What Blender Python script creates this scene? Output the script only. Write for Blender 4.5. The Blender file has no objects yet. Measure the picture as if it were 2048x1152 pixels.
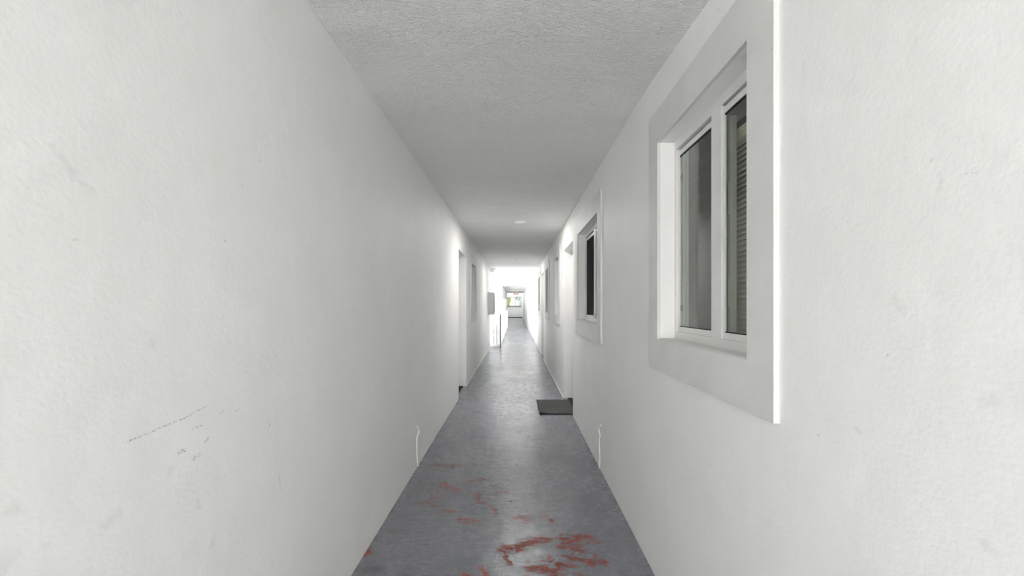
import bpy, bmesh, math, random
from mathutils import Vector, Matrix
random.seed(7)
sc = bpy.context.scene
F = 850.0            # focal length in pixels of the 2048 px frame
EYE = 1.35
VX, VY = 1032.0, 611.0

# ------------------------------------------------------------ camera, world, exposure
cam_d = bpy.data.cameras.new('camera'); cam = bpy.data.objects.new('camera', cam_d)
sc.collection.objects.link(cam); sc.camera = cam
cam.location = (0, 0, EYE); cam.rotation_euler = (math.pi/2, 0, 0)
cam_d.sensor_width = 36; cam_d.lens = F/2048*36
cam_d.shift_x = -(VX-1024)/2048; cam_d.shift_y = (VY-576)/2048
cam_d.clip_start = .02; cam_d.clip_end = 400

SKY = 1.0
w = bpy.data.worlds.new('world'); sc.world = w; w.use_nodes = True
bg = w.node_tree.nodes['Background']; bg.inputs[0].default_value = (.94, .97, 1, 1); bg.inputs[1].default_value = SKY
sc.view_settings.view_transform = 'Standard'; sc.view_settings.look = 'None'
sc.view_settings.gamma = 1; sc.view_settings.use_curve_mapping = False
sc.view_settings.exposure = 0.78
sc.cycles.max_bounces = 11; sc.cycles.diffuse_bounces = 10; sc.cycles.glossy_bounces = 8
sc.cycles.transparent_max_bounces = 12; sc.cycles.sample_clamp_indirect = 6; sc.cycles.adaptive_threshold = .04
LAMP_W = 13.0
sun_d = bpy.data.lights.new('sun', 'SUN'); sun_d.energy = 18.0; sun_d.angle = .02; sun_d.color = (1, .99, .98)
sun = bpy.data.objects.new('sun', sun_d); sc.collection.objects.link(sun)
sun.rotation_euler = Vector((-.12, -.62, -.80)).to_track_quat('-Z', 'Y').to_euler()   # high, from ahead and a little to the right


# ------------------------------------------------------------ small helpers
col = sc.collection
def S(k): return k*F
class NT:
    def __init__(s, name):
        s.m = bpy.data.materials.new(name); s.m.use_nodes = True
        s.t = s.m.node_tree; s.t.nodes.clear()
        s.out = s.n('ShaderNodeOutputMaterial')
    def n(s, ty, **kw):
        o = s.t.nodes.new(ty)
        for k, v in kw.items(): setattr(o, k, v)
        return o
    def l(s, a, b): s.t.links.new(a, b)
    def put(s, sock, v):
        if hasattr(v, 'is_output'): s.l(v, sock)
        else: sock.default_value = v
    def math(s, op, a, b=None, c=None, clamp=False):
        o = s.n('ShaderNodeMath', operation=op, use_clamp=clamp)
        s.put(o.inputs[0], a)
        if b is not None: s.put(o.inputs[1], b)
        if c is not None: s.put(o.inputs[2], c)
        return o.outputs[0]
    def vm(s, op, a, b=None, sc_=None):
        o = s.n('ShaderNodeVectorMath', operation=op)
        s.put(o.inputs[0], a)
        if b is not None: s.put(o.inputs[1], b)
        if sc_ is not None: s.put(o.inputs['Scale'], sc_)
        return o
    def noise(s, vec, scale, detail=3, rough=.5, dist=0):
        o = s.n('ShaderNodeTexNoise'); s.l(vec, o.inputs['Vector'])
        o.inputs['Scale'].default_value = scale; o.inputs['Detail'].default_value = detail
        o.inputs['Roughness'].default_value = rough; o.inputs['Distortion'].default_value = dist
        return o.outputs['Fac']
    def ramp(s, v, a, b, lo=0., hi=1.):
        o = s.n('ShaderNodeMapRange'); o.clamp = True
        s.put(o.inputs[0], v)
        for i, x in enumerate((a, b, lo, hi)): o.inputs[i+1].default_value = x
        return o.outputs[0]
    def mix(s, f, a, b):
        o = s.n('ShaderNodeMix', data_type='RGBA')
        s.put(o.inputs[0], f); s.put(o.inputs[6], a); s.put(o.inputs[7], b)
        return o.outputs[2]
    def coord(s, scale=(1, 1, 1)):
        g = s.n('ShaderNodeNewGeometry').outputs['Position']
        if scale == (1, 1, 1): return g
        return s.vm('MULTIPLY', g, scale).outputs[0]
    def seg(s, p, a, b, w_):
        """1 on the segment a-b falling to 0 at the distance w_ (all vectors 3-D, flat)"""
        a = Vector(a); b = Vector(b); d = b-a; L2 = max(d.length_squared, 1e-6)
        pa = s.vm('SUBTRACT', p, tuple(a)).outputs[0]
        t = s.vm('DOT_PRODUCT', pa, tuple(d/L2)).outputs['Value']
        t = s.math('MINIMUM', s.math('MAXIMUM', t, 0.), 1.)
        q = s.vm('SCALE', tuple(d), sc_=t).outputs[0]
        dist = s.vm('DISTANCE', pa, q).outputs['Value']
        return s.math('SUBTRACT', 1., s.math('DIVIDE', dist, w_), clamp=True)
    def any(s, vals):
        r = vals[0]
        for v in vals[1:]: r = s.math('MAXIMUM', r, v)
        return r
    def bump(s, h, strength, dist):
        o = s.n('ShaderNodeBump'); s.put(o.inputs['Height'], h)
        o.inputs['Strength'].default_value = strength; o.inputs['Distance'].default_value = dist
        return o
    def surf(s, color, rough=.6, normal=None, metallic=0., spec=None):
        o = s.n('ShaderNodeBsdfPrincipled')
        s.put(o.inputs['Base Color'], color if hasattr(color, 'is_output') else (*color[:3], 1))
        s.put(o.inputs['Roughness'], rough); o.inputs['Metallic'].default_value = metallic
        if spec is not None: s.put(o.inputs['Specular IOR Level'], spec)
        if normal is not None: s.l(normal, o.inputs['Normal'])
        s.l(o.outputs[0], s.out.inputs[0]); return s.m

def plain(name, c, rough=.5, metallic=0., bump=0., scale=60., spec=None):
    t = NT(name); nrm = None
    v = t.noise(t.coord(), scale*.25, 3)
    cc = t.mix(t.ramp(v, .3, .7), (c[0]*.93, c[1]*.93, c[2]*.93, 1), (*c, 1))
    if bump: nrm = t.bump(t.noise(t.coord(), scale, 3), bump, .004).outputs[0]
    return t.surf(cc, rough, nrm, metallic, spec)

def LW(x, y):      # a pixel on the left wall -> (0, Y, Z)
    k = .82/(VX-x); return (0, S(k), EYE-(y-VY)*k)
def RW(x, y):
    k = .694/(x-VX); return (0, S(k), EYE-(y-VY)*k)
def FL(x, y):      # a pixel on the floor -> (X, Y, 0)
    k = EYE/(y-VY); return ((x-VX)*k, S(k), 0)

# ------------------------------------------------------------ materials
WALLC = (.90, .90, .89)
def wall_mat(name, marks=(), smudges=(), seed=0.):
    t = NT(name); p = t.coord()
    wn = t.n('ShaderNodeTexNoise'); t.l(p, wn.inputs['Vector']); wn.inputs['Scale'].default_value = 28.; wn.inputs['Detail'].default_value = 4
    wv = t.vm('SCALE', t.vm('SUBTRACT', wn.outputs['Color'], (.5, .5, .5)).outputs[0], sc_=.035).outputs[0]
    yz = t.vm('MULTIPLY', t.vm('ADD', p, wv).outputs[0], (0, 1, 1)).outputs[0]; yz0 = t.vm('MULTIPLY', p, (0, 1, 1)).outputs[0]
    big = t.noise(t.vm('ADD', p, (seed, 0, 0)).outputs[0], 1.6, 4, .6)
    streak = t.noise(t.coord((6, 6, .7)), 3.0, 3, .5)
    c = t.mix(t.ramp(big, .35, .68), (WALLC[0]*.95, WALLC[1]*.95, WALLC[2]*.945, 1), (*WALLC, 1))
    c = t.mix(t.ramp(streak, .5, .75, 0, .35), c, (WALLC[0]*.93, WALLC[1]*.93, WALLC[2]*.92, 1))
    # specks
    sp = t.noise(p, 26., 2, .5)
    c = t.mix(t.ramp(sp, .76, .80, 0, .5), c, (.55, .55, .53, 1))
    if smudges:
        m = t.any([t.seg(yz, a, b, w_) for a, b, w_ in smudges])
        m = t.math('MULTIPLY', t.ramp(m, 0, .7), t.ramp(t.noise(p, 45., 3), .3, .6, .04, .18))
        c = t.mix(m, c, (.50, .50, .49, 1))
    if marks:
        m = t.any([t.seg(yz0, a, b, w_*.55) for a, b, w_ in marks])
        m = t.math('MULTIPLY', t.ramp(m, 0, .5), t.ramp(t.noise(p, 330., 2), .50, .62))
        c = t.mix(t.math('MULTIPLY', m, .65), c, (.10, .10, .10, 1))
    fine = t.noise(p, 95., 2, .6); mid = t.noise(p, 9., 4, .6)
    h = t.math('ADD', t.math('MULTIPLY', fine, .30), t.math('MULTIPLY', mid, 1.7))
    return t.surf(c, .55, t.bump(h, .32, .006).outputs[0], spec=.35)

lm = [(LW(257, 883), LW(330, 853), .006), (LW(330, 853), LW(372, 836), .006), (LW(372, 836), LW(415, 812), .004),
      (LW(535, 839), LW(543, 852), .006), (LW(559, 945), LW(563, 981), .005), (LW(449, 479), LW(453, 483), .006),
      (LW(360, 905), LW(373, 900), .012), (LW(388, 918), LW(403, 908), .014), (LW(412, 884), LW(419, 876), .008),
      (LW(443, 827), LW(448, 824), .008), (LW(388, 858), LW(406, 850), .006), (LW(474, 822), LW(479, 819), .007),
      (LW(826, 640), LW(827, 660), .012), (LW(869, 770), LW(870, 790), .014), (LW(826, 573), LW(827, 577), .014)]
ls = [(LW(427, 1078), LW(425, 1090), .010), (LW(7, 1128), LW(5, 1133), .022), (LW(25, 1018), LW(28, 1022), .020),
      (LW(305, 690), LW(308, 683), .016), (LW(343, 935), LW(341, 952), .012), (LW(110, 290), LW(150, 355), .014),
      (LW(150, 355), LW(190, 390), .008), (LW(398, 1003), LW(401, 1012), .010), (LW(97, 1093), LW(97, 1096), .012),
      (LW(232, 1030), LW(215, 1050), .02)]
rm = [(RW(1423, 1001), RW(1425, 1003), .003), (RW(1435, 19), RW(1437, 21), .008), (RW(1422, 351), RW(1424, 351), .003),
      (RW(1921, 350), RW(1960, 343), .0016), (RW(1694, 444), RW(1696, 446), .003)]
rs = [(RW(1790, 600), RW(1808, 620), .012), (RW(1975, 810), RW(1985, 800), .010), (RW(1712, 860), RW(1717, 866), .008),
      (RW(1975, 1090), RW(1985, 1100), .014), (RW(1880, 350), RW(1875, 380), .008)]
M = {}
M['wall_l'] = wall_mat('painted_stucco', (), (), 3.)
M['wall_l_marked'] = wall_mat('painted_stucco_scuffed', lm, ls, 3.)
M['wall_r'] = wall_mat('painted_stucco_right', (), (), 11.)
M['wall_r_marked'] = wall_mat('painted_stucco_right_scuffed', rm, rs, 11.)
M['wall'] = wall_mat('painted_stucco')

t = NT('stucco_ceiling')
p = t.coord((.75, 1.5, 1))
v = t.noise(p, 27., 4, .55, 1.6); v2 = t.noise(p, 95., 3, .6); v3 = t.noise(p, 5., 3)
rdg = t.math('SUBTRACT', 1., t.math('ABSOLUTE', t.math('MULTIPLY', t.math('SUBTRACT', v, .5), 5.), clamp=True))
amp = t.ramp(v3, .35, .62, .7, 1.)
h = t.math('ADD', t.math('MULTIPLY', t.math('MULTIPLY', rdg, amp), .6), t.math('MULTIPLY', v2, .35))
cc = t.mix(t.ramp(t.noise(t.coord((.5, 1.6, 1)), 1.3, 4, .6), .38, .66), (.92, .92, .91, 1), (.95, .95, .94, 1))
M['ceiling'] = t.surf(cc, .6, t.bump(h, 1., .009).outputs[0], spec=.3)

t = NT('fine_stucco_trim')
p = t.coord()
M['surround'] = t.surf(t.mix(t.ramp(t.noise(p, 5., 3), .35, .65), (.70, .70, .69, 1), (.75, .75, .735, 1)), .5,
                       t.bump(t.noise(p, 230., 3, .6), .5, .0035).outputs[0], spec=.4)

# painted concrete floor with worn patches
def cr(x, y): return FL(680+x/3.103, 900+y/3.103)
def floor_mat(name, worn):
    t = NT(name)
    p = t.coord(); xy = t.vm('MULTIPLY', p, (1, 1, 0)).outputs[0]
    patches = [((1020, 620), (1110, 600), .045), ((1110, 598), (1280, 550), .045), ((1035, 625), (1045, 690), .02),
               ((1400, 555), (1540, 545), .065), ((1385, 600), (1515, 615), .035), ((1420, 662), (1470, 680), .03),
               ((1345, 705), (1440, 712), .035), ((1205, 735), (1340, 745), .06), ((1320, 745), (1335, 775), .04),
               ((1505, 670), (1560, 697), .03), ((1590, 675), (1640, 695), .03), ((1290, 650), (1300, 690), .014),
               ((1085, 430), (1165, 415), .03), ((1160, 442), (1175, 440), .03), ((1228, 405), (1310, 435), .03),
               ((650, 215), (715, 245), .06), ((770, 200), (890, 185), .035), ((570, 255), (590, 258), .04),
               ((585, 295), (610, 300), .03), ((510, 325), (540, 325), .04), ((570, 352), (590, 352), .03),
               ((640, 378), (715, 392), .04), ((755, 440), (840, 432), .045), ((850, 280), (880, 330), .035),
               ((985, 265), (1035, 260), .03), ((885, 725), (900, 760), .022), ((770, 775), (800, 778), .03),
               ((150, 650), (185, 615), .03), ((600, 95), (740, 95), .05), ((1500, 770), (1520, 775), .02), ((930, 345), (970, 400), .03)]
    wn = t.n('ShaderNodeTexNoise'); t.l(p, wn.inputs['Vector']); wn.inputs['Scale'].default_value = 9.; wn.inputs['Detail'].default_value = 6; wn.inputs['Roughness'].default_value = .65
    wv = t.vm('SCALE', t.vm('SUBTRACT', wn.outputs['Color'], (.5, .5, .5)).outputs[0], sc_=.16).outputs[0]
    xyw = t.vm('MULTIPLY', t.vm('ADD', p, wv).outputs[0], (1, 1, 0)).outputs[0]
    if not worn: patches = []
    pm = 0. if not worn else t.math('MAXIMUM', t.any([t.seg(xyw, cr(*a), cr(*b), w_*1.9) for a, b, w_ in patches if a[1] > 480]),
                                        t.math('MULTIPLY', t.any([t.seg(xyw, cr(*a), cr(*b), w_*2.2) for a, b, w_ in patches if a[1] <= 480]), .78))
    n1 = t.noise(t.coord((1, 1.7, 1)), 24., 6, .8)
    red = t.ramp(t.math('ADD', t.math('MULTIPLY', pm, .42), t.math('MULTIPLY', t.math('SUBTRACT', n1, .5), 1.7)), .27, .33) if worn else 0.
    big = t.noise(t.coord((1, .6, 1)), 1.7, 5, .62); med = t.noise(t.coord((1.0, 1.0, 1)), 7., 5, .65, .6)
    scr = t.noise(t.coord((1, 7, 1)), 5., 4, .7, .5)
    c = t.mix(t.ramp(big, .35, .68), (.172, .176, .205, 1), (.235, .238, .268, 1))
    fin = t.noise(t.coord((1, 1.25, 1)), 17., 6, .74)
    c = t.mix(t.ramp(fin, .44, .70, 0, .42), c, (.10, .104, .11, 1))
    c = t.mix(t.ramp(med, .46, .72, 0, .3), c, (.13, .135, .145, 1))
    c = t.mix(t.ramp(scr, .60, .72, 0, .35), c, (.30, .31, .32, 1))
    c = t.mix(t.ramp(t.noise(p, 46., 3, .6, .3), .70, .74, 0, .8), c, (.07, .07, .07, 1))
    c = t.mix(t.ramp(t.noise(p, 75., 2, .5), .76, .79, 0, .7), c, (.5, .5, .48, 1))
    dk = 0. if not worn else t.any([t.seg(xy, cr(*a), cr(*b), w_) for a, b, w_ in [((340, 500), (350, 503), .045), ((535, 590), (545, 592), .02),
            ((745, 430), (750, 455), .02), ((605, 480), (610, 490), .025), ((720, 285), (745, 285), .04), ((1595, 380), (1610, 425), .012),
            ((695, 105), (700, 112), .03), ((150, 755), (240, 735), .05), ((1470, 90), (1485, 120), .02)]])
    dk = t.math('MULTIPLY', t.ramp(dk, 0, .8), t.ramp(fin, .38, .58, .0, .7))
    c = t.mix(dk, c, (.07, .075, .07, 1))
    c = t.mix(red, c, t.mix(t.ramp(t.noise(p, 60., 3), .4, .6), (.30, .08, .062, 1), (.20, .08, .068, 1)))
    rg = t.math('ADD', t.math('ADD', t.ramp(fin, .35, .65, .11, .36), 0.), t.math('MULTIPLY', red, .4))
    rg = t.math('ADD', rg, t.ramp(big, .3, .7, -.05, .08))
    h = t.math('ADD', t.math('MULTIPLY', t.noise(t.coord((.7, 1.3, 1)), 9., 4, .6, .5), 1.), t.math('MULTIPLY', scr, .25))
    h = t.math('SUBTRACT', h, t.math('MULTIPLY', red, .2)); h = t.math('ADD', h, t.math('MULTIPLY', fin, .35))
    t.surf(c, rg, t.bump(h, .4, .012).outputs[0], spec=.5)
    t.put([n for n in t.t.nodes if n.type == 'BSDF_PRINCIPLED'][0].inputs['Specular IOR Level'], t.ramp(red, 0, 1, .5, .15))
    return t.m
M['floor'] = floor_mat('painted_concrete_floor', False)
M['floor_worn'] = floor_mat('worn_painted_concrete_floor', True)

M['vinyl'] = plain('white_vinyl', (.80, .80, .79), .35, scale=30)
M['stile'] = plain('pale_green_vinyl', (.55, .57, .56), .4, scale=30)
M['slat'] = plain('olive_blind_slats', (.60, .61, .48), .5, scale=40)
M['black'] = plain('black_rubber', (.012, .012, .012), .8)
M['gap'] = plain('black_gasket', (.01, .01, .01), .6)
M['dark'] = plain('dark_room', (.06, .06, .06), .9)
M['curtain'] = plain('black_curtain', (.012, .012, .014), .9)
M['door'] = plain('white_door_paint', (.74, .74, .73), .4, scale=20)
M['steel'] = plain('brushed_steel', (.5, .5, .5), .35, 1.)
M['rail'] = plain('white_rail_paint', (.80, .80, .80), .4, scale=20)
M['railg'] = plain('grey_rail_paint', (.33, .33, .33), .45, scale=20)
M['cab'] = plain('grey_cabinet_paint', (.56, .56, .55), .45, scale=20)
M['darkg'] = plain('dark_cabinet_glass', (.04, .04, .04), .15)
M['cable'] = plain('white_cable_coating', (.97, .97, .96), .4, scale=40)

M['ring'] = plain('white_trim_ring', (.88, .88, .87), .3, scale=20)
M['exitbody'] = plain('white_sign_plastic', (.78, .74, .72), .4)
M['base'] = plain('dark_baseboard_paint', (.08, .085, .09), .5)
M['ground'] = plain('pale_concrete', (.84, .84, .83), .8, bump=.3, scale=8)
M['ground_grey'] = plain('grey_courtyard_paving', (.58, .58, .57), .8, bump=.3, scale=8)
M['twig'] = plain('dry_twig', (.50, .40, .24), .7)
M['leaf_d'] = plain('dry_leaf', (.10, .09, .08), .7)
M['chip'] = plain('pale_paint_chip', (.70, .68, .64), .6)
M['bark'] = plain('bark', (.12, .09, .06), .9, bump=.5)
def leafm(name, a, b):
    t = NT(name); return t.surf(t.mix(t.ramp(t.noise(t.coord(), 2.5, 3), .35, .65), (*a, 1), (*b, 1)), .6)
M['leaf_y'] = leafm('yellow_green_leaves', (.55, .60, .16), (.34, .44, .10))
M['leaf_b'] = leafm('blue_green_leaves', (.17, .24, .21), (.30, .38, .35))
t = NT('doormat_fabric')
p = t.coord()
M['mat'] = t.surf(t.mix(t.ramp(t.noise(t.coord((2, 7, 1)), 9., 5, .7, 1.), .4, .62), (.055, .055, .052, 1), (.15, .15, .145, 1)), .95,
                  t.bump(t.noise(t.coord((1, 3, 1)), 60., 3), .8, .006).outputs[0], spec=.1)
def emis(name, c, s):
    t = NT(name); e = t.n('ShaderNodeEmission'); e.inputs[0].default_value = (*c, 1); e.inputs[1].default_value = s
    t.l(e.outputs[0], t.out.inputs[0]); t.m.cycles.emission_sampling = 'NONE'; return t.m
M['lens'] = emis('frosted_lens_added_glow', (1, .99, .96), .36)  # glow added to a lens that looks unlit
M['red'] = emis('lit_red_letters', (1, .17, .09), .75)
def glass(name, tint, refl):
    t = NT(name); tr = t.n('ShaderNodeBsdfTransparent'); tr.inputs[0].default_value = (*tint, 1)
    g = t.n('ShaderNodeBsdfGlossy'); g.inputs[0].default_value = (1, 1, 1, 1); g.inputs['Roughness'].default_value = .02
    lw = t.n('ShaderNodeLayerWeight')
    f = t.math('ADD', .04, t.math('MULTIPLY', t.math('POWER', lw.outputs['Facing'], 5.), .96))      # the same from both sides of the pane
    m = t.n('ShaderNodeMixShader'); t.l(t.math('MULTIPLY', f, refl), m.inputs[0])
    t.l(tr.outputs[0], m.inputs[1]); t.l(g.outputs[0], m.inputs[2]); t.l(m.outputs[0], t.out.inputs[0]); return t.m
M['glass'] = glass('window_glass', (.88, .90, .87), 1.0)
M['glassd'] = glass('tinted_window_glass', (.5, .5, .5), .12)
def screen(name, c, a):
    t = NT(name); tr = t.n('ShaderNodeBsdfTransparent'); d = t.n('ShaderNodeBsdfDiffuse'); d.inputs[0].default_value = (*c, 1)
    m = t.n('ShaderNodeMixShader'); m.inputs[0].default_value = a
    t.l(tr.outputs[0], m.inputs[1]); t.l(d.outputs[0], m.inputs[2]); t.l(m.outputs[0], t.out.inputs[0]); return t.m
M['screen'] = screen('grey_insect_screen', (.065, .06, .055), .55)
M['screenb'] = screen('black_insect_screen', (.008, .008, .009), .8)

# ------------------------------------------------------------ mesh helpers
def box(bm, x0, x1, y0, y1, z0, z1):
    x0, x1 = sorted((x0, x1)); y0, y1 = sorted((y0, y1)); z0, z1 = sorted((z0, z1))
    v = [bm.verts.new(q) for q in ((x0, y0, z0), (x1, y0, z0), (x1, y1, z0), (x0, y1, z0), (x0, y0, z1), (x1, y0, z1), (x1, y1, z1), (x0, y1, z1))]
    for f in ((3, 2, 1, 0), (4, 5, 6, 7), (0, 1, 5, 4), (1, 2, 6, 5), (2, 3, 7, 6), (3, 0, 4, 7)): bm.faces.new([v[i] for i in f])
def prism(bm, outer, inner, xa, xb):
    """a rectangular ring in the YZ plane between xa and xb; outer / inner = (y0,y1,z0,z1)"""
    def ring(r, x): return [bm.verts.new((x, y, z)) for y, z in ((r[0], r[2]), (r[1], r[2]), (r[1], r[3]), (r[0], r[3]))]
    oa, ob, ia, ib = ring(outer, xa), ring(outer, xb), ring(inner, xa), ring(inner, xb)
    for i in range(4):
        j = (i+1) % 4
        bm.faces.new((oa[i], oa[j], ia[j], ia[i])); bm.faces.new((ob[j], ob[i], ib[i], ib[j]))
        bm.faces.new((oa[j], oa[i], ob[i], ob[j])); bm.faces.new((ia[i], ia[j], ib[j], ib[i]))
def disc(bm, c, r, z0, z1, n=32, axis='Z', r2=None):
    r2 = r if r2 is None else r2
    def pt(a, rr, h):
        u, v_ = rr*math.cos(a), rr*math.sin(a)
        return {'Z': (c[0]+u, c[1]+v_, h), 'X': (h, c[1]+u, c[2]+v_), 'Y': (c[0]+u, h, c[2]+v_)}[axis]
    a = [bm.verts.new(pt(2*math.pi*i/n, r, z0)) for i in range(n)]; b = [bm.verts.new(pt(2*math.pi*i/n, r2, z1)) for i in range(n)]
    bm.faces.new(a[::-1]); bm.faces.new(b)
    for i in range(n): bm.faces.new((a[i], a[(i+1) % n], b[(i+1) % n], b[i]))
def tube(bm, pts, r, n=8):
    pts = [Vector(q) for q in pts]; rings = []
    for i, q in enumerate(pts):
        d = (pts[min(i+1, len(pts)-1)]-pts[max(i-1, 0)]).normalized()
        u = d.cross(Vector((1, .13, .05))).normalized(); v_ = d.cross(u)
        rr = r[i] if isinstance(r, (list, tuple)) else r
        rings.append([bm.verts.new(q+(u*math.cos(2*math.pi*k/n)+v_*math.sin(2*math.pi*k/n))*rr) for k in range(n)])
    for a, b in zip(rings, rings[1:]):
        for k in range(n): bm.faces.new((a[k], a[(k+1) % n], b[(k+1) % n], b[k]))
    bm.faces.new(rings[0][::-1]); bm.faces.new(rings[-1])
def spline(pts, n=8):
    P = [Vector(q) for q in pts]; out = []
    for i in range(len(P)-1):
        a, b, c_, d = P[max(i-1, 0)], P[i], P[i+1], P[min(i+2, len(P)-1)]
        for k in range(n):
            u = k/n; out.append(.5*((2*b)+(c_-a)*u+(2*a-5*b+4*c_-d)*u*u+(3*b-a-3*c_+d)*u**3))
    return out+[P[-1]]
def obj(name, bm, mat, parent=None, bevel=0., smooth=False):
    bmesh.ops.recalc_face_normals(bm, faces=bm.faces)
    if bevel: bmesh.ops.bevel(bm, geom=[e for e in bm.edges if len(e.link_faces) == 2 and e.calc_face_angle(0) > .6], offset=bevel, segments=2, affect='EDGES', profile=.6)
    me = bpy.data.meshes.new(name); bm.to_mesh(me); bm.free(); me.materials.append(M[mat])
    if smooth:
        for f in me.polygons: f.use_smooth = True
    o = bpy.data.objects.new(name, me); col.objects.link(o)
    if parent:
        o.parent = parent; o.matrix_parent_inverse = Matrix.Translation(-Vector(parent.location))
    return o
def B(*bs):
    bm = bmesh.new()
    for b in bs: box(bm, *b)
    return bm
def empty(name, loc, kind=None):
    o = bpy.data.objects.new(name, None); col.objects.link(o); o.location = loc; o.empty_display_size = .1
    if kind: o['kind'] = kind
    return o
def tag(o, label, cat, group=None):
    o['label'] = label; o['category'] = cat
    if group: o['group'] = group
    return o
def struct(name, bm, mat, **kw):
    o = obj(name, bm, mat, **kw); o['kind'] = 'structure'; return o

# ------------------------------------------------------------ walls with openings
def xl(y): return .82 + .016*min(max(y, 0), 13.7)/13.66
def xr(y): return .694
CUT = 4.35
def wall(name, side, fx, thick, y0, y1, z1, openings, mat, zb=0.):
    ys = sorted({y0, y1, *([CUT] if y0 < CUT else []), *[o[0] for o in openings], *[o[1] for o in openings]})
    zs = sorted({zb, z1, *[o[2] for o in openings], *[o[3] for o in openings]})
    bm = bmesh.new(); cache = {}
    def V(d, y, z):
        k = (d, y, z)
        if k not in cache: cache[k] = bm.verts.new((side*(fx(y)+(thick if d else 0)), y, z))
        return cache[k]
    def solid(i, j):
        if not (0 <= i < len(ys)-1 and 0 <= j < len(zs)-1): return False
        cy, cz = (ys[i]+ys[i+1])/2, (zs[j]+zs[j+1])/2
        return not any(o[0] < cy < o[1] and o[2] < cz < o[3] for o in openings)
    for i in range(len(ys)-1):
        for j in range(len(zs)-1):
            if not solid(i, j): continue
            a, b, c_, d = ys[i], ys[i+1], zs[j], zs[j+1]
            bm.faces.new((V(0, a, c_), V(0, b, c_), V(0, b, d), V(0, a, d)))
            bm.faces.new((V(1, a, c_), V(1, a, d), V(1, b, d), V(1, b, c_)))
            if not solid(i-1, j): bm.faces.new((V(0, a, c_), V(0, a, d), V(1, a, d), V(1, a, c_)))
            if not solid(i+1, j): bm.faces.new((V(0, b, c_), V(1, b, c_), V(1, b, d), V(0, b, d)))
            if not solid(i, j-1): bm.faces.new((V(0, a, c_), V(1, a, c_), V(1, b, c_), V(0, b, c_)))
            if not solid(i, j+1): bm.faces.new((V(0, a, d), V(0, b, d), V(1, b, d), V(1, a, d)))
    o = struct(name, bm, mat)
    if mat+'_marked' in M:                        # the scuffed stretch of paint near the camera
        o.data.materials.append(M[mat+'_marked'])
        for f in o.data.polygons:
            if f.center.y < CUT: f.material_index = 1
    return o

ZB, ZT, FB, FT = EYE-.160, EYE+.782, EYE-.312, EYE+.943          # window opening and surround heights
# (side, opening y0, y1, z0, z1, surround y0, y1, z0, z1)
WIN = [
 (+1, S(.001474), S(.002404), ZB, ZT, S(.001318), S(.00256), FB, FT),
 (+1, S(.0042), S(.00554), ZB, ZT, S(.00402), S(.00573), FB, FT),
 (+1, S(.00802), S(.0089), ZB, ZT+.02, S(.00777), S(.00914), FB, FT+.02),
 (+1, S(.01064), S(.01145), ZB, ZT+.02, S(.01036), S(.0117), FB, FT+.03),
 (+1, S(.0142), S(.01530), ZB, ZT+.03, S(.0138), S(.01557), FB, FT+.03),
 (+1, S(.0180), S(.0188), EYE-.46, ZT+.04, S(.01766), S(.0192), EYE-.63, FT+.04),
 (+1, S(.0226), S(.0236), EYE-.47, ZT+.05, S(.0223), S(.0240), EYE-.63, FT+.04),
 (+1, S(.0260), S(.0268), EYE-.46, ZT+.06, S(.0257), S(.0271), EYE-.60, FT+.04),
 (-1, S(.00925), S(.01020), ZB+.01, ZT, S(.0090), S(.0104), FB, FT),
]
DOOR = [(+1, S(.0061), S(.00726), 2.145), (+1, S(.01255), S(.01362), 2.19), (+1, S(.0199), S(.0207), 2.21), (-1, S(.00722), S(.00833), 2.165)]
Y0, YA, YR, YT, YO, YE = -2.2, 13.66, 13.9, 25.6, 39.2, 46.0
ops_r = [w_[1:5] for w_ in WIN if w_[0] > 0] + [(d[1], d[2], 0, d[3]) for d in DOOR if d[0] > 0]
ops_l = [w_[1:5] for w_ in WIN if w_[0] < 0] + [(d[1], d[2], 0, d[3]) for d in DOOR if d[0] < 0]
TH = .25
wall('wall_right', +1, xr, TH, Y0, YE, 2.66, ops_r, 'wall_r')
wall('wall_left', -1, xl, TH, Y0, YA, 2.66, ops_l, 'wall_l')
wall('wall_left_far', -1, lambda y: .82, TH, YT, YO, 2.56, [(S(.0318), S(.0364), .9, EYE+.43), (S(.0384), S(.0420), .9, EYE+.50)], 'wall', -.2)
# floor slab
fl = struct('floor', B((-1.08, .95, Y0, CUT, -.2, 0), (-1.08, .95, CUT, YR-.06, -.2, 0), (-.56, .95, YR-.06, YT-.02, -.2, 0), (-.80, .95, YT-.02, YO, -.2, 0), (-1.08, .95, YO, YE+.2, -.2, 0)), 'floor')
fl.data.materials.append(M['floor_worn'])
for f in fl.data.polygons:
    if f.center.y < CUT-.01: f.material_index = 1
struct('ground', B((-22, 22, -16, 2, -.26, -.205)), 'ground')  # unseen paving, kept extra pale to bounce sunlight into the corridor
struct('ground_courtyard', B((-22, 22, 2, 95, -.26, -.205)), 'ground_grey')
struct('wall_bounce', B((-9, 9, -10.2, -10, -.2, 6.5)), 'wall')          # unseen white wall added behind the camera to bounce sunlight into the corridor
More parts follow.
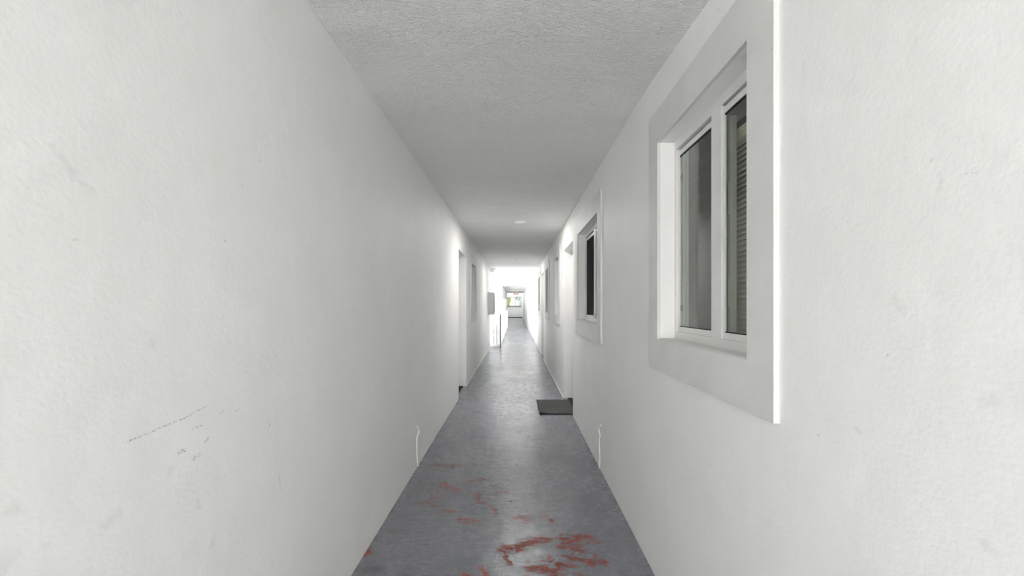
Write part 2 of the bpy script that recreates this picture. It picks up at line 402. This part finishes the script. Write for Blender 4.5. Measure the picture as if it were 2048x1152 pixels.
# ceiling, a little lower towards the right wall
def zc(x, y):
    u = min(max((x+.82)/1.514, 0), 1)
    zr = 1.155 - min(max((2.25-y)/.75, 0), 1.4)*.06 + min(max((y-9)/8, 0), 1)*.04
    return EYE + 1.195*(1-u) + zr*u
bm = bmesh.new()
ysl = [Y0, .2, .8, 1.2, 1.5, 1.8, 2.1, 2.4, 3, 4, 6, 8, 10, 12, YA+.05]
xsl = [-1.08, -.82, -.4, 0, .35, .694, .95]
lo = [[bm.verts.new((x, y, zc(x, y))) for x in xsl] for y in ysl]
hi = [[bm.verts.new((x, y, 2.78)) for x in (xsl[0], xsl[-1])] for y in ysl]
for i in range(len(ysl)-1):
    for j in range(len(xsl)-1): bm.faces.new((lo[i][j], lo[i+1][j], lo[i+1][j+1], lo[i][j+1]))
    bm.faces.new((hi[i][0], hi[i][1], hi[i+1][1], hi[i+1][0]))
    bm.faces.new((lo[i][0], hi[i][0], hi[i+1][0], lo[i+1][0])); bm.faces.new((lo[i][-1], lo[i+1][-1], hi[i+1][1], hi[i][1]))
bm.faces.new(lo[0][:]+[hi[0][1], hi[0][0]]); bm.faces.new(lo[-1][::-1]+[hi[-1][0], hi[-1][1]])
struct('ceiling', bm, 'ceiling')
struct('ceiling_open_side', B((-.66, .95, YA+.05, YT, 2.545, 2.78)), 'ceiling')
struct('ceiling_far', B((-1.08, .95, YT, YO, 2.55, 2.78), (-1.08, .95, YO, YE+.2, 2.72, 2.8)), 'ceiling')
struct('trim_1', B((-.71, -.66, YA+.05, YT, 2.50, 2.78)), 'wall')               # drip edge along the open side
struct('trim_2', B((-2.4, -.71, YA+.02, YA+.16, EYE+1.07, 2.78)), 'wall')        # cross beam over the opening
# far end: header frame, end wall with window
WY0, WY1 = (1013.5-VX)*.054, (1043-VX)*.054
wl, wr_, wb, wt = -1.0, .55, EYE-.02, EYE+.94
bm = B((-1.3, wl, YE, YE+.2, 0, 2.75), (wr_, .95, YE, YE+.2, 0, 2.75), (wl, wr_, YE, YE+.2, 0, wb-.0), (wl, wr_, YE, YE+.2, wt, 2.75))
struct('wall_end', bm, 'wall')
struct('baseboard_end', B((-1.05, .69, YE-.02, YE, 0, .10)), 'base')
o = empty('window_10', (0, YE, wb), 'structure')
obj('frame', B((wl, wr_, YE-.01, YE+.05, wt-.05, wt), (wl, wr_, YE-.03, YE+.06, wb-.16, wb), (wr_-.04, wr_, YE, YE+.05, wb, wt), (wl, wl+.03, YE, YE+.05, wb, wt)), 'railg', o)
for xm in (1017.6, 1030.6): obj('mullion', B(((xm-VX)*.054-.03, (xm-VX)*.054+.03, YE, YE+.05, wb, wt-.05)), 'railg', o)
obj('pane', B((wl, wr_, YE+.03, YE+.034, wb, wt)), 'glass', o)
struct('wall_far_side', B((-1.3, -1.05, YO, YE, 0, 1.7)), 'wall')
struct('trim_3', B((-.86, .74, YO-.06, YO+.04, 2.50, 2.72)), 'wall')
# rooms behind the walls
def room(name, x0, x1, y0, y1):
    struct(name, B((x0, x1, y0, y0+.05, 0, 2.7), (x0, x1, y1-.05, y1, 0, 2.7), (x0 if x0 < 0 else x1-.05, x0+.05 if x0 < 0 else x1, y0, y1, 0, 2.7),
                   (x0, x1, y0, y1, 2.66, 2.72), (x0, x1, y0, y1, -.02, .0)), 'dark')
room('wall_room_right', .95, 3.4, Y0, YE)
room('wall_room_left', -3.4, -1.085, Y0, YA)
struct('wall_courtyard', B((-3.4, -1.07, YA, YA+.04, -.2, 2.9)), 'wall')

# thin caulk lines where wall meets floor
struct('trim_4', B((-.838, -.826, S(.00838), YA, 0, .012)), 'cable')
struct('trim_5', B((.684, .694, S(.0073), S(.0125), 0, .012)), 'cable')

# ------------------------------------------------------------ windows
def window(n, side, y0, y1, z0, z1, a0, a1, b0, b1):
    W = (xr if side > 0 else xl)((y0+y1)/2)
    X = lambda d: side*(W+d)
    root = empty('window_%d' % n, (X(0), (y0+y1)/2, z0), 'structure')
    bm = bmesh.new(); prism(bm, (a0, a1, b0, b1), (y0, y1, z0, z1), X(-.015), X(.002))
    obj('surround', bm, 'surround', root, bevel=.002)
    bm = bmesh.new(); prism(bm, (y0, y1, z0, z1), (y0+.022, y1-.022, z0+.036, z1-.040), X(.068), X(.126))
    obj('frame', bm, 'vinyl', root, bevel=.0015)
    ym = (y0+y1)/2-.033
    obj('mullion', B((X(.066), X(.080), ym-.040, ym+.040, z0+.036, z1-.04)), 'vinyl', root, bevel=.0015)
    # far sash (fixed) and near sash
    for (s0, s1, d) in ((ym+.040, y1-.022, .078), (y0+.022, ym-.040, .072)):
        sash = obj('sash', B((X(d), X(d+.010), s0, s1, z0+.036, z0+.060), (X(d), X(d+.010), s0, s1, z1-.075, z1-.052),
                             (X(d), X(d+.010), s0, s0+.008, z0+.06, z1-.075), (X(d), X(d+.010), s1-.010, s1, z0+.06, z1-.075)), 'vinyl', root, bevel=.001)
        obj('gasket', B((X(d+.004), X(d+.009), s0+.008, s1-.010, z0+.060, z0+.064), (X(d+.004), X(d+.009), s0+.008, s1-.010, z1-.080, z1-.075)), 'gap', sash)
        obj('pane', B((X(d+.006), X(d+.008), s0+.008, s1-.010, z0+.060, z1-.075)), 'glassd' if n == 2 else 'glass', sash)
    obj('sill', B((X(-.004), X(.15), y0, y1, z0-.004, z0+.003)), 'surround', root)
    return root, X, ym
for i, w_ in enumerate(WIN):
    root, X, ym = window(i+1, *w_)
    s, y0, y1, z0, z1 = w_[:5]
    if i == 0:
        # inner sash stile seen through the near pane with its latch, and stile reflections at the far side built as solid strips
        st = obj('stile_and_reflection', B((X(.100), X(.125), 1.576, 1.627, z0+.04, z1-.075)), 'stile', root, bevel=.002)
        obj('latch', B((X(.096), X(.100), 1.580, 1.600, EYE+.34, EYE+.46)), 'stile', st, bevel=.001)
        obj('latch', B((X(.096), X(.100), 1.580, 1.600, EYE+.0, EYE+.10)), 'stile', st, bevel=.001)
        obj('gasket', B((X(.087), X(.092), 1.576, 1.590, z0+.06, z1-.08)), 'gap', root)
        obj('stile_and_reflection', B((X(.086), X(.0905), 1.930, 1.947, z0+.062, z1-.08)), 'stile', root, bevel=.001)
        obj('stile_and_reflection', B((X(.086), X(.0905), 1.958, 1.992, z0+.062, z1-.08)), 'stile', root, bevel=.001)
        for zz in (EYE+.60, EYE-.012): obj('clip', B((X(.083), X(.086), 1.985, 2.008, zz-.012, zz+.012)), 'railg', root)
        obj('insect_screen', B((X(.0925), X(.094), 1.672, 2.008, z0+.06, z1-.075)), 'screen', root)
        # blind behind the glass
        bl = empty('window_blind', (X(.175), (y0+y1)/2, z1-.05))
        tag(bl, 'olive horizontal slat blind hanging behind the glass of the nearest window', 'blind')
        obj('headrail', B((X(.135), X(.17), y0-.03, y1+.03, z1-.165, z1-.12)), 'slat', bl, bevel=.002)
        bm = bmesh.new(); z = z1-.175; k = 0
        while z > z0-.02:
            pr = [(-.0125, 0.), (-.005, .005), (.005, .005), (.0125, 0.)]
            prof = [(X(.150)-s*(a*.50+b*.35), z-a*.80) for a, b in pr]
            vs = [[bm.verts.new((x_, yy, zz)) for x_, zz in prof] for yy in (y0-.02, y1+.02)]
            for q in range(3): bm.faces.new((vs[0][q], vs[0][q+1], vs[1][q+1], vs[1][q]))
            z -= .0196
        so = obj('slats', bm, 'slat', bl)
        md = so.modifiers.new('thickness', 'SOLIDIFY'); md.thickness = .0008
        for yy in (1.38, 1.95): obj('ladder_cord', B((X(.138), X(.1395), yy, yy+.0015, z0, z1-.13)), 'slat', bl)
        obj('bottom_rail', B((X(.140), X(.160), y0-.02, y1+.02, z0-.045, z0-.03)), 'slat', bl)
    if i == 1:
        obj('insect_screen', B((X(.096), X(.0975), y0+.03, y1-.03, z0+.05, z1-.07)), 'screenb', root)
        c = bmesh.new(); n_ = 60
        a = []
        for k in range(n_+1):
            yy = y0-.1+(y1-y0+.2)*k/n_; dx = .014*math.sin(k*1.1)+.006*math.sin(k*2.7)
            a.append((c.verts.new((X(.30)+dx, yy, z0-.2)), c.verts.new((X(.30)+dx, yy, z1+.1))))
        for p_, q in zip(a, a[1:]): c.faces.new((p_[0], q[0], q[1], p_[1]))
        cu = obj('curtain', c, 'curtain', smooth=True); md = cu.modifiers.new('thickness', 'SOLIDIFY'); md.thickness = .002
        tag(cu, 'black folded curtain hanging behind the second window on the right', 'curtain')
        lt = obj('latch', B((X(.052), X(.07), ym-.055, ym-.02, z0+.035, z0+.085)), 'vinyl', root, bevel=.002)
        bm = bmesh.new(); disc(bm, (0, ym-.037, z0+.06), .006, X(.050), X(.053), 12, 'X'); obj('keyhole', bm, 'gap', lt)
        obj('track_stop', B((X(.055), X(.069), y1-.06, y1-.035, z0+.005, z0+.02)), 'vinyl', root)

# ------------------------------------------------------------ doors
for i, (side, y0, y1, zt) in enumerate(DOOR):
    W = (xr if side > 0 else xl)(y0); X = lambda d: side*(W+d)
    root = empty('door_%d' % (i+1), (X(.14), (y0+y1)/2, 0), 'structure')
    bm = bmesh.new(); box(bm, X(.15), X(.19), y0+.03, y1-.03, .012, zt-.03)
    obj('door_panel', bm, 'door', root, bevel=.002)
    obj('door_frame', B((X(.125), X(.2), y0, y0+.03, 0, zt), (X(.125), X(.2), y1-.03, y1, 0, zt), (X(.125), X(.2), y0+.03, y1-.03, zt-.03, zt)), 'door', root)
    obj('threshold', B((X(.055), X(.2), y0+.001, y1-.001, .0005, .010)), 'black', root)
    h = bmesh.new(); disc(h, (0, y0+.10, 1.0), .027, X(.150), X(.142), 20, 'X'); disc(h, (0, y0+.10, 1.0), .012, X(.142), X(.115), 14, 'X'); disc(h, (0, y0+.10, 1.0), .027, X(.115), X(.085), 20, 'X', .020)
    obj('door_knob', h, 'steel', root)

# ------------------------------------------------------------ ceiling lights
def ceiling_light(x, y, label, watts=LAMP_W):
    z = zc(x, y)
    r = empty('ceiling_light', (x, y, z)); tag(r, label, 'ceiling light', 'round lights on the corridor ceiling')
    bm = bmesh.new(); disc(bm, (x, y, 0), .092, z, z-.016, 40, 'Z', .078); obj('trim_ring', bm, 'ring', r)
    bm = bmesh.new(); disc(bm, (x, y, 0), .076, z-.0155, z-.0200, 40, 'Z', .060); obj('lens', bm, 'lens', r)
    ld = bpy.data.lights.new('added_lamp_fill', 'AREA'); ld.shape = 'DISK'; ld.size = .11; ld.energy = watts; ld.color = (1, .985, .96)  # output added to brighten the corridor; the fixture itself looks switched off
    lo_ = bpy.data.objects.new('added_lamp_fill', ld); col.objects.link(lo_); lo_.location = (0, 0, -.021); lo_.parent = r
    return r
ceiling_light((1039-VX)*.00696, S(.00696), 'round white ceiling light nearest the camera, above the grey doormat')
ceiling_light((1034-VX)*.0131, S(.0131), 'smaller-looking round ceiling light farther along, near where the left side opens', 9.)

# ------------------------------------------------------------ exit sign
ye = S(.0425); ze = 2.55
r = empty('exit_sign', (0, ye, ze)); tag(r, 'small lit red exit sign with two lamp heads under the far ceiling', 'sign')
obj('housing', B((-.15, .15, ye, ye+.05, ze-.30, ze-.09)), 'exitbody', r, bevel=.004)
obj('canopy', B((-.06, .06, ye-.01, ye+.06, ze-.09, ze)), 'exitbody', r)
ZL0, ZL1 = ze-.27, ze-.12
def lt(x0, strokes):
    bm = bmesh.new()
    for a, b, c_, d in strokes: box(bm, x0+a*.055, x0+b*.055, ye-.004, ye+.001, ZL0+c_*.15, ZL0+d*.15)
    obj('letter', bm, 'red', r)
lt(-.135, [(0, .3, 0, 1), (.3, 1, 0, .18), (.3, 1, .82, 1), (.3, .85, .41, .59)])
bm = bmesh.new()
for sg in (1, -1):
    q = [(-.0275, 0), (-.012, 0), (.0275, .15), (.012, .15)]
    q = [(sg*a, b) for a, b in q]; vs = [bm.verts.new((-.037+a, ye-.004-(.001 if sg > 0 else 0), ZL0+b)) for a, b in q]; v2 = [bm.verts.new((-.037+a, ye+.001, ZL0+b)) for a, b in q]
    bm.faces.new(vs); bm.faces.new(v2)
    for k in range(4): bm.faces.new((vs[k], vs[(k+1) % 4], v2[(k+1) % 4], v2[k]))
obj('letter', bm, 'red', r)
lt(.01, [(.33, .67, 0, 1)])
lt(.08, [(.35, .65, 0, .82), (0, 1, .82, 1)])
for sx in (-.19, .19):
    bm = bmesh.new(); disc(bm, (sx, 0, ze-.21), .045, ye+.05, ye-.03, 18, 'Y', .055); obj('lamp_head', bm, 'cab', r)

# ------------------------------------------------------------ guard rails
ZR = EYE-.262
def rail_thing(label, pts, spacing, posts, matr):
    (xa, ya), (xb, yb) = pts
    r = empty('guard_rail', (xa, ya, 0)); tag(r, label, 'railing', 'white guard rails round the opening')
    h = .022
    def bar(z0, z1, hw): return B((min(xa, xb)-hw, max(xa, xb)+hw, min(ya, yb)-hw, max(ya, yb)+hw, z0, z1))
    obj('top_rail', bar(ZR-.035, ZR, .022), 'rail', r, bevel=.003)
    obj('bottom_rail', bar(.055, .085, .014), 'rail', r)
    L = math.hypot(xb-xa, yb-ya); n_ = int(L/spacing); proto = None
    for k in range(1, n_+1):
        u = k*spacing/L
        if u > .995: break
        px, py = xa+(xb-xa)*u, ya+(yb-ya)*u
        if proto is None:
            proto = obj('picket', B((-.008, .008, -.008, .008, .085, ZR-.035)), matr, r); o_ = proto
        else:
            o_ = proto.copy(); col.objects.link(o_)
        o_.parent = r; o_.matrix_parent_inverse = Matrix.Translation(-Vector(r.location)); o_.location = (px, py, 0)
    for px, py in posts: obj('post', B((px-.024, px+.024, py-.024, py+.024, .001, ZR-.036)), matr if len(posts) == 1 else 'rail', r)
    return r
rail_thing('long white picket guard rail running beside the walkway along the open side', ((-.507, YR+.05), (-.507, YT-.1)), .115, [(-.507, YR+4), (-.507, YR+8), (-.507, YT-.15)], 'rail')
rail_thing('short grey picket guard rail from the end of the left wall to a corner post', ((-.83, YR), (-.507, YR)), .103, [(-.507, YR)], 'railg')
struct('trim_6', B((-1.08, -.53, YR-.06, YR+.02, 0, .05)), 'wall')

# ------------------------------------------------------------ wall cabinet
r = empty('wall_cabinet', (-.82, 12.9, 1.073)); tag(r, 'grey metal cabinet with a dark door mounted near the end of the left wall', 'cabinet')
obj('body', B((-.838, -.66, 12.58, 13.22, 1.073, 1.742)), 'cab', r, bevel=.004)
dr = obj('door', B((-.66, -.645, 12.62, 13.18, 1.105, 1.70)), 'darkg', r, bevel=.002)
obj('handle', B((-.645, -.632, 12.66, 12.68, 1.36, 1.46)), 'steel', dr)

# ------------------------------------------------------------ doormat
bm = bmesh.new(); nx, ny = 14, 20
mx0, mx1, my0, my1 = .298, .745, S(.00620), S(.00713)
def mz(u, v_):
    e = .010*math.exp(-((u/.16)**2+(v_/.12)**2))*1.6 + .004*math.exp(-(v_/.05)**2)
    return .0005+e
top = [[bm.verts.new((mx0+(mx1-mx0)*i/nx + (.02*(1-j/ny) if i == 0 else 0)*0, my0+(my1-my0)*j/ny, mz(i/nx, j/ny)+.008)) for j in range(ny+1)] for i in range(nx+1)]
bot = [[bm.verts.new((v.co.x, v.co.y, v.co.z-.0075)) for v in r_] for r_ in top]
for i in range(nx):
    for j in range(ny):
        bm.faces.new((top[i][j], top[i+1][j], top[i+1][j+1], top[i][j+1])); bm.faces.new((bot[i][j], bot[i][j+1], bot[i+1][j+1], bot[i+1][j]))
for i in range(nx):
    for j in (0, ny): bm.faces.new((top[i][j], top[i+1][j], bot[i+1][j], bot[i][j]))
for j in range(ny):
    for i in (0, nx): bm.faces.new((top[i][j], top[i][j+1], bot[i][j+1], bot[i][j]))
mt = empty('doormat', ((mx0+mx1)/2, my0, 0)); tag(mt, 'dark grey rectangular doormat on the floor at the right doorway', 'doormat')
obj('pile', bm, 'mat', mt)
obj('edging', B((mx0, mx1, my0-.012, my0, .0015, .010), (mx0-.008, mx0, my0-.012, my1, .0015, .010)), 'black', mt)

# ------------------------------------------------------------ cables standing up along the foot of both walls
def cable(pts, side, label):
    Yc = S(EYE/(pts[-1][1]-VY)); P = []
    W = (xl if side < 0 else xr)(Yc)-.006
    for (x, y) in pts:
        k = Yc/F; yy = side*W/(x-VX)*F      # on the wall plane
        P.append((side*W, yy, EYE-(y-VY)*yy/F))
    P[-1] = (P[-1][0], P[-1][1], .004)
    bm = bmesh.new(); tube(bm, spline(P, 6), .0060, 8)
    o = obj('cable', bm, 'cable', smooth=True); tag(o, label, 'cable'); return o
def c2(x, y): return (780+x/4.115, 680+y/4.115)
cable([c2(*q) for q in ((225, 714), (240, 735), (238, 762), (223, 800), (221, 850), (223, 940), (228, 1000), (233, 1045))], -1, 'thin white cable standing at the foot of the left wall')
cable([c2(*q) for q in ((1735, 703), (1722, 714), (1719, 740), (1728, 785), (1722, 815), (1723, 900), (1727, 960), (1722, 1024))], +1, 'thin white cable standing at the foot of the right wall')

# ------------------------------------------------------------ litter on the floor
bm = bmesh.new(); a = Vector(FL(875, 940)); b = Vector(FL(894, 941))
tube(bm, [a+Vector((0, 0, .004)), (a+b)/2+Vector((0, .004, .005)), b+Vector((0, 0, .003))], [.002, .003, .0015], 6)
tag(obj('twig', bm, 'twig'), 'short tan twig on the floor beside the left wall', 'twig')
def scrap(name, px, py, w_, h_, mat, label, cat, rot=0., n=7):
    c_ = Vector(FL(px, py)); bm = bmesh.new(); random.seed(int(px)); ring = []
    for k in range(n):
        a_ = 2*math.pi*k/n; rr = random.uniform(.75, 1.1)
        q = Matrix.Rotation(rot, 3, 'Z') @ Vector((w_*rr*math.cos(a_), h_*rr*math.sin(a_), 0)); ring.append(c_+q+Vector((0, 0, .001+.004*random.random())))
    lo_ = [bm.verts.new(q) for q in ring]; hi_ = [bm.verts.new(q+Vector((0, 0, .0015))) for q in ring]
    ct, cb = bm.verts.new(c_+Vector((0, 0, .006))), bm.verts.new(c_+Vector((0, 0, .0045)))
    for k in range(n):
        j = (k+1) % n
        bm.faces.new((hi_[k], hi_[j], ct)); bm.faces.new((lo_[j], lo_[k], cb)); bm.faces.new((lo_[k], lo_[j], hi_[j], hi_[k]))
    return tag(obj(name, bm, mat), label, cat)
scrap('dry_leaf', 1022, 1003, .012, .006, 'leaf_d', 'small dark dry leaf lying in the middle of the floor', 'leaf', .5)
scrap('paint_chip', 1034, 929, .012, .008, 'chip', 'small pale paint chip lying in the middle of the floor', 'paint chip', .2)
scrap('leaf_scrap', 1138, 863, .012, .008, 'leaf_d', 'tiny dark leaf scrap on the floor between the doormat and right cable', 'leaf', .8)
scrap('leaf_stalk', 905, 935, .006, .012, 'leaf_d', 'tiny black leaf stalk on the floor right of the twig', 'leaf', -.4)

# ------------------------------------------------------------ trees beyond the end window
def tree(x, y, h, r, mat, label, n, lowz):
    t_ = empty('tree', (x, y, -.2)); tag(t_, label, 'tree')
    bm = bmesh.new(); tube(bm, [(x, y, -.2), (x+.1, y, h*.35), (x-.05, y+.1, h*.7), (x+.1, y, h*.9)], [.16, .13, .09, .03], 8)
    for k in range(6):
        a_ = k*1.05; tube(bm, [(x, y, h*(.3+.08*k)), (x+r*.6*math.cos(a_), y+r*.6*math.sin(a_), h*(.42+.08*k))], [.05, .015], 6)
    obj('trunk', bm, 'bark', t_)
    bm = bmesh.new(); rnd = random.Random(int(x*10)+int(y))
    cl = [(rnd.uniform(-1, 1), rnd.uniform(-1, 1), rnd.uniform(0, 1)) for _ in range(22)]
    for k in range(n):
        q = cl[rnd.randrange(22)]
        c_ = Vector((x+q[0]*r*.8+rnd.gauss(0, .22)*r*.6, y+q[1]*r*.8+rnd.gauss(0, .22)*r*.6, lowz+q[2]*(h-lowz)+rnd.gauss(0, .2)))
        R = Matrix.Rotation(rnd.uniform(0, 6.28), 3, 'Z') @ Matrix.Rotation(rnd.uniform(0, 1.4), 3, 'X'); s_ = rnd.uniform(.05, .11)
        v = [bm.verts.new(c_+R @ Vector(p_)*s_) for p_ in ((-1, 0, 0), (0, -.45, .1), (1, 0, 0), (0, .45, .1))]
        bm.faces.new(v)
    obj('foliage', bm, mat, t_)
tree(-1.12, 60, 4.2, .42, 'leaf_y', 'yellow-green leafy tree at the left behind the far end window', 3200, .6)
tree(.1, 66, 5.0, 1.5, 'leaf_b', 'pale blue-green tree behind the middle pane of the far end window', 1500, 1.4)
tree(1.3, 63, 5.0, 1.3, 'leaf_b', 'blue-green tree at the right behind the far end window', 3200, .5)
